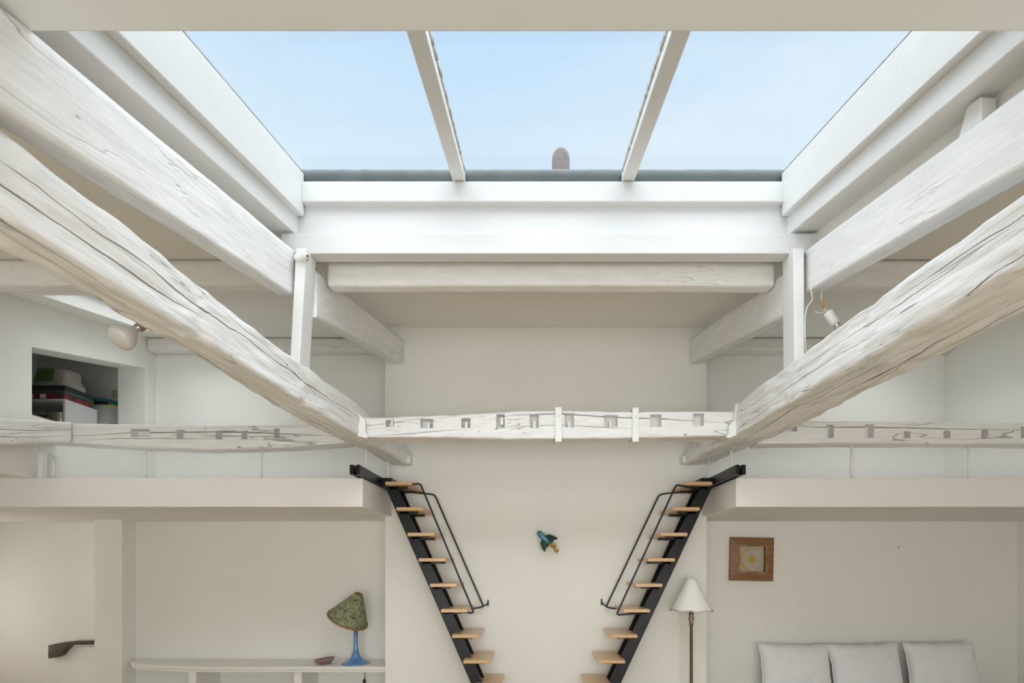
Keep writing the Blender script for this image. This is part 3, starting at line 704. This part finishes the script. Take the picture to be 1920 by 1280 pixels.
rl = ladder(1, PX(1336, 4.12), 0.107, PX(1336, 4.25), 0.466, 1.61, 'black and beech loft ladder rising to the right mezzanine')
rod_part(rl, [P(1312, 917, 4.25), P(1285, 912, yf), P(1268, 908, yf), P(1155.5, 1152.5, yf), P(1175, 1151, yf), P(1205, 1149, yf)])
rod_part(rl, [P(1302, 921, 4.45), P(1255, 924, yb), P(1236, 927, yb), P(1136, 1138, yb), P(1152, 1140.5, yb), P(1172, 1141, yb)])
mb = MB(); mb.tube([P(1137, 1137, yb), P(1128.5, 1129, YB-0.006)], 0.006, 8); p0 = P(1128, 1128, YB-0.004); mb.box(p0.x-0.008, p0.x+0.008, YB-0.008, YB-0.001, p0.z-0.03, p0.z+0.03, 0.002)
mb.build('wall_bracket', 'rail', rl)
for xa in (1.553, 1.601): MB().box(xa, xa+0.030, 3.70, 4.47, ZS1+0.004, ZS1+0.080, 0.003).build('landing_rail', 'black', rl)
MB().box(1.47, 1.631, 4.235, 4.46, ZS1-0.0, ZS1+0.075, 0.003).build('landing_bracket', 'black', rl)

# ------------------------------------------------------------------ left alcove: shelf unit, lamp, bowl
su = empty('shelf_unit', (-2.8, 4.9, FL), 'long low white built-in shelf unit in the left alcove', 'shelf')
SZ = -1.0
outline = [(-1.433, YR-0.002), (-4.215, YR-0.002), (-4.21, 5.0), (-4.10, 4.88), (-3.90, 4.80), (-3.65, 4.745), (-3.4, 4.715), (-3.1, 4.70), (-1.433, 4.70)]
MB().prism(outline, 'Z', SZ-0.030, SZ, 0.004).build('shelf_top', 'wall', su)
out2 = [(x, y+0.012 if y < 5.05 else y) for x, y in outline]
MB().prism(out2, 'Z', SZ-0.058, SZ-0.030, 0.004).build('edge_moulding', 'wall', su)
for px in (353, 551):
    x0 = PX(px, 4.73); MB().box(x0, x0+0.075, 4.73, YR-0.002, FL, SZ-0.058, 0.003).build('divider', 'wall', su)
MB().box(-4.21, -1.435, 4.76, YR-0.002, FL+0.28, FL+0.31).build('lower_shelf', 'wall', su)

YL = 4.86; lx = PX(667, YL)
tl = empty('table_lamp', (lx, YL, SZ), 'blue ceramic table lamp with a tilted mottled green shade on the shelf', 'lamp')
prof = [(0.0, SZ), (0.134, SZ), (0.137, SZ+0.006), (0.128, SZ+0.014), (0.10, SZ+0.024), (0.07, SZ+0.042), (0.046, SZ+0.07), (0.031, SZ+0.11), (0.023, SZ+0.16), (0.020, SZ+0.24), (0.020, SZ+0.40)]
MB().lathe(prof, 40, (lx, YL, 0)).build('base', 'blue', tl)
apex = P(677, 1112, YL); rimc = P(652, 1161, YL); ax = (apex-rimc); Hs = ax.length; ax.y -= 0.055; ax.normalize()
apx = rimc+ax*Hs
sh = MB().lathe([(0.205, 0.0), (0.19, 0.026), (0.045, Hs-0.005), (0.04, Hs), (0.036, Hs), (0.184, 0.024), (0.199, 0.0), (0.205, 0.0)], 40, rimc, ax).build('lamp_shade', 'shade_green', tl)
MB().lathe([(0.207, -0.004), (0.204, 0.012), (0.200, 0.012), (0.202, -0.004), (0.207, -0.004)], 40, rimc, ax).build('shade_trim', 'shade_edge', sh)
MB().lathe([(0.043, -0.008), (0.038, 0.004), (0.030, 0.004), (0.030, -0.008), (0.043, -0.008)], 24, apx, ax).build('shade_ring', 'shade_edge', sh)
MB().tube([(lx, YL, SZ+0.39), tuple(rimc+ax*0.06), tuple(rimc+ax*0.17)], 0.013, 8).build('bulb_stem', 'shade_edge', tl)
cd = MB().tube(fillet([(lx+0.03, 4.99, SZ+0.004), (-1.80, 5.08, SZ+0.003), (-1.80, 5.088, SZ-0.10), P(684, 1274, 5.08), P(680, 1300, 5.08)], 0.03), 0.004, 6).build('cord', 'shade_edge', tl)
p0 = P(683, 1277, 5.075); MB().lathe([(0, -0.03), (0.014, -0.022), (0.016, 0), (0.012, 0.02), (0, 0.028)], 12, p0).build('cord_switch', 'wire_black', cd)

p0 = P(608, 1242, 4.83); n = 36
o = MB().lathe([(0.0, SZ), (0.035, SZ), (0.062, SZ+0.012), (0.086, SZ+0.038), (0.092, SZ+0.056), (0.088, SZ+0.057), (0.080, SZ+0.040), (0.05, SZ+0.018), (0.0, SZ+0.012)], n, (p0.x, 4.83, 0),
               wave=lambda j, t, r, h: (r*(1.0+0.10*math.cos(2*t)), h+(0.012*math.cos(t) if 3 <= j <= 6 else 0))).build('bowl', 'purple')
tag(o, 'small purple glazed bowl on the shelf beside the blue lamp', 'bowl')

# stairwell: half wall and handrail
o = MB().box(PX(95, 5.15), -4.522, 5.12, 5.22, FL, PZ(1212, 5.12), 0.003).build('wall_stair_parapet', 'wall'); tag(o, 'low cream parapet in the stairwell', 'wall', kind='structure')
poly = [(97, 1208), (110, 1205), (128, 1202), (150, 1200), (180, 1199.5), (180, 1207), (150, 1207.5), (138, 1209), (130, 1216), (120, 1228), (112, 1231), (97, 1233)]
o = MB().prism([(PX(a, 5.1), PZ(b_, 5.1)) for a, b_ in poly], 'Y', 5.06, 5.118, 0.006).build('handrail', 'wood_dark'); tag(o, 'dark brown swept wooden handrail in the stairwell', 'handrail')

# ------------------------------------------------------------------ rocket ornament
nose = P(1008, 996, 4.5); tail = P(1032, 1020, 4.5); ax = (tail-nose).normalized(); Lr = (tail-nose).length
rk = empty('rocket_ornament', tuple(tail), 'small blue and green rocket ornament with gold flames on the wall between the ladders', 'ornament')
MB().lathe([(0.0, 0.0), (0.018, 0.005), (0.027, 0.02), (0.031, 0.05), (0.031, Lr*0.55), (0.027, Lr*0.8), (0.018, Lr)], 24, nose, ax).build('body', 'rocket_blue', rk)
sidev = Vector((-ax.z, 0, ax.x)).normalized()
if sidev.z < 0: sidev = -sidev
for ang in (35, 155, 275):
    d = (sidev*math.cos(math.radians(ang)) + Vector((0, -1, 0))*math.sin(math.radians(ang)))
    th = ax.cross(d).normalized()*0.006
    pr = [nose+ax*Lr*0.45+d*0.025, nose+ax*Lr*0.55+d*0.065, nose+ax*Lr*0.85+d*0.095, nose+ax*Lr*1.08+d*0.100, nose+ax*Lr*0.98+d*0.060, nose+ax*Lr*1.02+d*0.018]
    mb = MB(); A = [mb.bm.verts.new(p+th) for p in pr]; B = [mb.bm.verts.new(p-th) for p in pr]
    mb.bm.faces.new(A); mb.bm.faces.new(list(reversed(B)))
    for i in range(len(pr)): mb.bm.faces.new((A[i], B[i], B[(i+1) % len(pr)], A[(i+1) % len(pr)]))
    mb.build('fin', 'rocket_green', rk)
rnd = random.Random(5)
for k in range(6):
    pts = []; a = k*60*math.pi/180
    d = sidev*math.cos(a)+Vector((0, -1, 0))*math.sin(a)
    ln = 0.07+0.05*rnd.random()
    for i in range(6):
        t = i/5; pts.append(tail+ax*(ln*t-0.01)+d*(0.008+0.022*math.sin(t*4+k)))
    MB().tube(pts, [0.008, 0.010, 0.010, 0.008, 0.006, 0.003], 6).build('flame', 'gold_metal', rk)
MB().tube([nose+ax*Lr*0.6, Vector((nose.x+0.05, YB, nose.z-0.06))], 0.004, 6).build('wall_pin', 'rocket_green', rk)

# ------------------------------------------------------------------ right alcove: picture, floor lamp, sofa and cushions
pc = P(1407, 1048, YR)
pf = empty('picture', (pc.x, YR, pc.z-0.23), 'square brown wooden frame with a gold sun and crescent print', 'picture')
R0 = 0.2295; R1 = 0.135; yw = YR-0.003
rot = math.radians(-1.2)
def pv(x, z, y):
    return Vector((pc.x+x*math.cos(rot)-z*math.sin(rot), y, pc.z+x*math.sin(rot)+z*math.cos(rot)))
for k in range(4):
    a = k*math.pi/2
    def q(x, z, y): return pv(x*math.cos(a)-z*math.sin(a), x*math.sin(a)+z*math.cos(a), y)
    mb = MB()
    mb.hexa([q(-R0, R0, yw), q(R0, R0, yw), q(R1, R1, yw), q(-R1, R1, yw), q(-R0, R0, yw-0.035), q(R0, R0, yw-0.035), q(R1, R1, yw-0.055), q(-R1, R1, yw-0.055)], 0.003)
    mem = mb.build('frame_member', 'frame', pf)
    for s in (-1, 1):
        mb = MB(); x0, x1 = (s*R1*1.06, s*R1*0.45)
        y_ = yw-0.0555
        mb.hexa([q(x0, R1+0.012, y_), q(x1, R1+0.012, y_), q(x1, R1+0.004, y_), q(x0, R1+0.004, y_), q(x0, R1+0.012, y_-0.003), q(x1, R1+0.012, y_-0.003), q(x1, R1+0.004, y_-0.003), q(x0, R1+0.004, y_-0.003)])
        mb.build('gold_line', 'frame_gold', mem)
mb = MB(); mb.hexa([pv(-R1, -R1, yw), pv(R1, -R1, yw), pv(R1, -R1, yw-0.006), pv(-R1, -R1, yw-0.006), pv(-R1, R1, yw), pv(R1, R1, yw), pv(R1, R1, yw-0.006), pv(-R1, R1, yw-0.006)])
pp = mb.build('print', 'paper', pf)
def flat(pts, name):
    mb = MB(); A = [mb.bm.verts.new(pv(x, z, yw-0.0065)) for x, z in pts]; B = [mb.bm.verts.new(pv(x, z, yw-0.0085)) for x, z in pts]
    mb.bm.faces.new(A); mb.bm.faces.new(list(reversed(B))); n = len(pts)
    for i in range(n): mb.bm.faces.new((A[i], B[i], B[(i+1) % n], A[(i+1) % n]))
    mb.build(name, 'gold', pp)
cxs, czs = 0.012, -0.005
flat([(cxs+(0.052 if i % 2 == 0 else 0.027)*math.cos(2*math.pi*i/28), czs+(0.052 if i % 2 == 0 else 0.027)*math.sin(2*math.pi*i/28)) for i in range(28)], 'printed_sun')
mo = [(-0.002+0.118*math.cos(t), -0.004+0.118*math.sin(t)) for t in [math.radians(70+i*240/24) for i in range(25)]]
mi = [(0.014+0.108*math.cos(t), -0.002+0.110*math.sin(t)) for t in [math.radians(72+i*236/24) for i in range(25)]]
flat(mo+list(reversed(mi)), 'printed_crescent')

YFLR = 4.36; fx = PX(1296, YFLR)
fl = empty('floor_lamp', (fx, YFLR, FL), 'brass floor lamp with a white flared shade beside the right ladder', 'lamp')
zb, zt_ = PZ(1142, YFLR), PZ(1086, YFLR)
NP = 8
def wv(j, t, r, h):
    sc = 0.5+0.5*math.cos(NP*t)
    k = [1, 0.9, 0.5, 0.2, 0, 0, 0][j]
    return r*(1-0.05*k*(1-sc)), h-0.010*k*sc*(1 if j < 2 else 0.3)
sh = MB().lathe([(0.190, zb), (0.178, zb+0.02), (0.136, zb+0.09), (0.097, zb+0.16), (0.066, zb+0.22), (0.048, zt_-0.004), (0.045, zt_+0.004)], 64, (fx, YFLR, 0), wave=wv).build('lamp_shade', 'shade_white', fl)
mb = MB(); pts = []
for i in range(65):
    t = 2*math.pi*i/64; r, h = wv(0, t, 0.193, zb); pts.append((fx+r*math.cos(t), YFLR+r*math.sin(t), h))
MB().tube(pts, 0.0035, 6, caps=False).build('shade_trim', 'shade_trim', sh)
MB().lathe([(0.050, zt_-0.002), (0.050, zt_+0.012), (0.045, zt_+0.012), (0.045, zt_-0.002), (0.05, zt_-0.002)], 32, (fx, YFLR, 0)).build('shade_collar', 'shade_white', sh)
zk = PZ(1150, YFLR)
MB().lathe([(0.0, FL), (0.15, FL), (0.15, FL+0.02), (0.10, FL+0.035), (0.03, FL+0.06), (0.016, FL+0.12), (0.0145, zk-0.11), (0.020, zk-0.10), (0.016, zk-0.08), (0.024, zk-0.04), (0.017, zk-0.02), (0.026, zk), (0.012, zk+0.01), (0.011, zk+0.12), (0.0, zk+0.12)], 24, (fx, YFLR, 0)).build('stand', 'brass', fl)

sf = empty('sofa', (PX(1630, 4.75), 4.7, FL), 'low pale linen sofa under the cushions', 'sofa')
xs0, xs1 = PX(1400, 4.85), PX(1862, 4.85)
MB().box(xs0, xs1, 4.20, YR-0.02, FL+0.06, FL+0.20, 0.03).build('base', 'sofa', sf)
MB().box(xs0, xs1, 4.18, YR-0.03, FL+0.20, FL+0.33, 0.04).build('seat_cushion', 'sofa', sf)
for xx in (xs0+0.08, xs1-0.08):
    for yy in (4.28, 5.0): MB().tube([(xx, yy, FL), (xx, yy, FL+0.07)], 0.03, 10).build('leg', 'wood_dark', sf)

def cushion(xc, w, h, zbot, tilt, roll, label, seed):
    t_ = 0.22; nx = 40
    root = empty('cushion', (xc, 4.88, zbot), label, 'cushion', 'pale grey cushions on the sofa')
    R = Matrix.Rotation(roll, 4, 'Y') @ Matrix.Rotation(-tilt, 4, 'X')
    base = Vector((xc, 4.83, zbot))
    def edge(u, v):
        # outline pulled in between the corners
        x = u*w/2*(1-0.055*(1-v*v)*abs(u)**3); z = v*h/2*(1-0.060*(1-u**4)*abs(v)**3)
        x += 0.006*noise.noise(Vector((v*3+seed, u, 1.0))); z += 0.008*noise.noise(Vector((u*3.5+seed*2, v, 2.0)))
        return x, z
    def tr(x, y, z): return base + (R @ Vector((x, y, z+h/2)))
    bm_ = bmesh.new(); G = {}
    for s in (-1, 1):
        for i in range(nx+1):
            for j in range(nx+1):
                u = -1+2*i/nx; v = -1+2*j/nx
                rim = i in (0, nx) or j in (0, nx)
                if s == 1 and rim: G[s, i, j] = G[-1, i, j]; continue
                x, z = edge(u, v)
                d = ((1-u*u)*(1-v*v))**0.42*t_/2
                d *= 1+0.10*noise.noise(Vector((u*2.2+seed, v*2.2, seed)))
                d += 0.010*noise.noise(Vector((u*4+v*3+seed, v*4-u*2, 3)))*(1-u**4)*(1-v**4)
                G[s, i, j] = bm_.verts.new(tr(x, s*d, z))
    for s in (-1, 1):
        for i in range(nx):
            for j in range(nx):
                q_ = (G[s, i, j], G[s, i+1, j], G[s, i+1, j+1], G[s, i, j+1])
                f = bm_.faces.new(q_ if s == -1 else tuple(reversed(q_))); f.smooth = True
    mb = MB(); mb.bm.free(); mb.bm = bm_
    cv = mb.build('cover', 'fabric', root)
    pts = []
    for a, b_ in (((-1, -1), (1, -1)), ((1, -1), (1, 1)), ((1, 1), (-1, 1)), ((-1, 1), (-1, -1))):
        for i in range(20):
            t = i/20; u = a[0]*(1-t)+b_[0]*t; v = a[1]*(1-t)+b_[1]*t
            x, z = edge(u, v); pts.append(tr(x, 0, z))
    pts.append(pts[0])
    MB().tube(pts, 0.006, 6, caps=False).build('piping', 'piping', cv)
zs = FL+0.345
cw = 134*4.80/F
cushion(PX(1494, 4.85), cw, 0.50, zs, 0.20, 0.015, 'pale grey piped cushion nearest the floor lamp', 1.0)
cushion(PX(1631, 4.83), cw, 0.50, zs, 0.20, -0.02, 'pale grey piped cushion in the middle of the three', 2.0)
cushion(PX(1771, 4.85), cw, 0.515, zs, 0.18, -0.015, 'pale grey piped cushion farthest from the floor lamp', 3.0)

p0 = P(1335, 1193, YR)
o = MB().box(p0.x-0.025, p0.x+0.03, YR-0.012, YR-0.001, p0.z-0.04, p0.z+0.04, 0.003).build('wall_switch', 'porcelain'); tag(o, 'small white wall switch behind the floor lamp', 'switch')
p0 = P(1684, 1026, YR)
o = MB().lathe([(0.0, 0.010), (0.008, 0.008), (0.008, 0.0)], 10, (p0.x, YR, p0.z), (0, -1, 0)).build('wall_hook', 'shade_trim'); tag(o, 'tiny nail in the wall above the cushions', 'nail')

# ------------------------------------------------------------------ bulbs and fittings
S = P(269, 609, 2.12); Fc = P(222, 637, 2.03); ax = (Fc-S); Lb = ax.length; ax.normalize()
rbulb = empty('reflector_bulb', tuple(S), 'large frosted reflector bulb hanging beside the left hewn beam', 'bulb')
MB().lathe([(0.017, 0.05), (0.021, 0.065), (0.031, 0.080), (0.042, 0.095), (0.049, 0.112), (0.051, 0.128), (0.048, 0.141), (0.035, 0.150), (0.0, 0.155)], 32, S, ax).build('bulb_glass', 'bulb', rbulb)
MB().lathe([(0.0, 0.015), (0.013, 0.015), (0.0155, 0.022), (0.014, 0.030), (0.0165, 0.038), (0.0145, 0.046), (0.019, 0.056), (0.0, 0.06)], 20, S, ax).build('bulb_cap', 'chrome', rbulb)
MB().lathe([(0.0, -0.01), (0.012, -0.008), (0.018, 0.004), (0.018, 0.03), (0.0, 0.03)], 20, S, ax).build('socket', 'shade_edge', rbulb)
tie = Vector((-1.56, 2.25, 1.04))
for dx in (0, 0.012):
    MB().tube(fillet([S-ax*0.006, S+Vector((0.02, 0.02, 0.02+dx)), tie+Vector((0, dx, dx))], 0.02), 0.0025, 6).build('wire', 'wire_black', rbulb)

ybp = 2.74
S = P(1551, 584, ybp); E = P(1590, 640, ybp); ax = (E-S).normalized()
hb = empty('hanging_bulb', tuple(S), 'bare bulb in a white porcelain socket hanging under the right purlin', 'bulb')
MB().lathe([(0.0, 0.0), (0.020, 0.002), (0.025, 0.010), (0.025, 0.075), (0.021, 0.085), (0.0, 0.085)], 20, S, ax).build('socket', 'porcelain', hb)
MB().lathe([(0.0, 0.08), (0.016, 0.08), (0.018, 0.09), (0.0155, 0.097), (0.018, 0.104), (0.0, 0.11)], 20, S, ax).build('bulb_cap', 'chrome', hb)
MB().lathe([(0.014, 0.104), (0.020, 0.125), (0.030, 0.15), (0.031, 0.17), (0.022, 0.192), (0.0, 0.20)], 20, S, ax).build('bulb_glass', 'bulb', hb)
tp = Vector((PX(1541, ybp), ybp, zp(ybp)-0.247))
MB().tube(fillet([tp, P(1540, 562, ybp), P(1546, 578, ybp), S], 0.01), 0.003, 6).build('wire', 'wire_white', hb)
MB().tube([P(1540, 562, ybp-0.001), P(1542, 568, ybp-0.001), P(1545, 577, ybp-0.001)], 0.0052, 8).build('taped_joint', 'wire_orange', hb)
MB().tube(fillet([P(1549, 581, ybp), P(1542, 587, ybp), P(1535, 586, ybp), P(1528, 584, ybp)], 0.01), 0.002, 6).build('wire', 'wire_white', hb)
cbx = MB().tube(fillet([Vector((1.60, 2.78, zp(2.78)-0.235)), P(1524, 562, 2.79), P(1513, 575, 2.79), P(1509.5, 595, 2.79), P(1509.5, 625, 2.79), P(1511, 660, 2.79)], 0.02), 0.0035, 6).build('electric_cable', 'wire_white')
tag(cbx, 'thin white cable running down beside the right post', 'cable')

# porcelain cable clip on the left post
p0 = P(567, 482, 2.785)
pcx = empty('porcelain_insulator', tuple(p0), 'small white ribbed porcelain insulator at the top of the left post', 'insulator')
ax = Vector((0.9, -0.35, 0)).normalized()
MB().lathe([(0.0, -0.040), (0.024, -0.040), (0.026, -0.034), (0.016, -0.028), (0.016, -0.022), (0.027, -0.016), (0.027, -0.008), (0.016, -0.002), (0.016, 0.004), (0.027, 0.010), (0.027, 0.020), (0.016, 0.026), (0.02, 0.034), (0.0, 0.036)], 24, p0, ax).build('body', 'porcelain', pcx)
MB().lathe([(0.008, 0.03), (0.008, 0.040), (0.0, 0.042)], 12, p0, ax).build('screw', 'brass', pcx)

# ------------------------------------------------------------------ things in the storage opening
ZF = 1.195
cu = empty('storage_cabinet', (-4.9, 4.68, ZF), 'open grey-white cabinet in the storage opening', 'cabinet')
cx0, cx1, cy0, cy1, cz1 = -5.45, -4.40, 4.50, 4.83, 1.553
MB().box(cx1-0.02, cx1, cy0, cy1, ZF, cz1, 0.002).build('side_panel', 'grey_board', cu)
MB().box(cx0, cx0+0.02, cy0, cy1, ZF, cz1, 0.002).build('side_panel', 'grey_board', cu)
MB().box(cx0+0.02, cx1-0.02, cy0, cy1, cz1-0.02, cz1, 0.002).build('top_panel', 'grey_board', cu)
MB().box(cx0+0.02, cx1-0.02, cy1-0.012, cy1, ZF, cz1-0.02).build('back_panel', 'grey_board', cu)
def layer(x0, x1, z0, z1, m, name, label, cat, grp=None, y0=4.52, y1=4.80):
    o = MB().box(x0, x1, y0, y1, z0, z1, 0.004).build(name, m); return tag(o, label, cat, grp)
g = 'flat boxes stacked on the storage cabinet'
ob = layer(-4.82, -4.43, cz1, cz1+0.060, 'book_red', 'flat_box', 'red and black patterned flat box at the bottom of the stack', 'box', g)
for k, (dx, w_, m_) in enumerate(((-0.30, 0.03, 'tub'), (-0.25, 0.025, 'book_red'), (-0.20, 0.05, 'tub'), (-0.12, 0.04, 'book_red'))):
    MB().box(-4.45+dx, -4.45+dx+w_, 4.515, 4.5205, cz1+0.012, cz1+0.050).build('printed_patch', m_, ob)
layer(-4.80, -4.42, cz1+0.060, cz1+0.090, 'book_green', 'flat_box', 'dark green flat box in the middle of the stack', 'box', g)
layer(-4.81, -4.42, cz1+0.090, cz1+0.135, 'book_black', 'flat_box', 'black flat box on top of the stack, under the bag', 'box', g)
# soft bag
bg_ = empty('storage_bag', (-4.62, 4.66, cz1+0.135), 'grey woven bag with a green print on top of the boxes', 'bag')
bm_ = bmesh.new(); nb = 14; z0 = cz1+0.135; G = []
ring_n = 32
for j in range(nb+1):
    v = j/nb; row = []
    for k in range(ring_n):
        t = 2*math.pi*k/ring_n
        ex = math.copysign(abs(math.cos(t))**0.5, math.cos(t)); ey = math.copysign(abs(math.sin(t))**0.5, math.sin(t))
        tap = (1-0.28*v) if j < nb else 0.60
        bulge = 1+0.10*noise.noise(Vector((math.cos(t)*2, math.sin(t)*2, v*3)))
        row.append(bm_.verts.new((-4.61+0.185*ex*tap*bulge, 4.66+0.125*ey*tap*bulge, z0+0.20*v-(0.02 if j == nb else 0))))
    G.append(row)
for j in range(nb):
    for k in range(ring_n):
        f = bm_.faces.new((G[j][k], G[j][(k+1) % ring_n], G[j+1][(k+1) % ring_n], G[j+1][k])); f.smooth = True
bm_.faces.new(list(reversed(G[0]))); bm_.faces.new(G[-1])
mb = MB(); mb.bm.free(); mb.bm = bm_; bag = mb.build('body', 'bag', bg_)
MB().hexa([(-4.73, 4.528, z0+0.05), (-4.55, 4.528, z0+0.05), (-4.55, 4.55, z0+0.05), (-4.73, 4.55, z0+0.05), (-4.70, 4.548, z0+0.165), (-4.56, 4.548, z0+0.165), (-4.56, 4.57, z0+0.165), (-4.70, 4.57, z0+0.165)]).build('green_print', 'bag_green', bag)
# pan, boards, tub
pn = empty('saucepan', (-4.56, 4.62, ZF+0.02), 'shiny steel saucepan inside the storage cabinet', 'pan')
MB().lathe([(0.0, ZF+0.15), (0.095, ZF+0.15), (0.10, ZF+0.16), (0.10, ZF+0.24), (0.105, ZF+0.245), (0.098, ZF+0.245), (0.095, ZF+0.165), (0.0, ZF+0.16)], 32, (-4.555, 4.625, 0)).build('pot', 'steel', pn)
MB().lathe([(0.0, ZF+0.1505), (0.09, ZF+0.145), (0.10, ZF+0.08), (0.09, ZF+0.0), (0.0, ZF)], 24, (-4.555, 4.625, 0)).build('burner_base', 'book_black', pn)
MB().tube([(-4.65, 4.60, ZF+0.22), (-4.85, 4.56, ZF+0.23)], 0.012, 8).build('handle', 'book_black', pn)
for k in range(2):
    o = MB().box(-4.60, -4.07-0.02*k, 3.87, 4.26, ZF+0.016*k, ZF+0.016*(k+1)-0.003, 0.001).build('wooden_board', 'board_wood')
    tag(o, ('lower' if k == 0 else 'upper')+' thin wooden board lying at the storage opening sill', 'board', 'thin boards on the storage sill')
tbx = empty('storage_tub', (-4.62, 5.15, ZF), 'round white tub with a teal lid in the storage opening', 'tub')
MB().lathe([(0.0, ZF), (0.150, ZF), (0.168, ZF+0.47), (0.0, ZF+0.47)], 32, (-4.62, 5.15, 0)).build('body', 'tub', tbx)
MB().lathe([(0.0, ZF+0.47), (0.172, ZF+0.47), (0.172, ZF+0.500), (0.0, ZF+0.500)], 32, (-4.62, 5.15, 0)).build('rim', 'yellow', tbx)
MB().lathe([(0.0, ZF+0.500), (0.180, ZF+0.500), (0.182, ZF+0.525), (0.165, ZF+0.545), (0.0, ZF+0.548)], 32, (-4.62, 5.15, 0)).build('lid', 'teal', tbx)
MB().box(-4.56, -4.42, 4.965, 4.985, ZF+0.462, ZF+0.50, 0.005).build('handle', 'book_black', tbx)
p0 = P(221, 738, 5.5)
o = MB().box(p0.x-0.06, p0.x+0.01, 5.485, 5.4995, p0.z-0.05, p0.z+0.04, 0.003).build('wall_switch', 'outlet'); tag(o, 'yellowed square wall switch inside the storage opening', 'switch')

# ------------------------------------------------------------------ lift the whole place so that the floor lies at z = 0
for o in bpy.data.objects:
    if o.parent is None: o.location.z += EYE
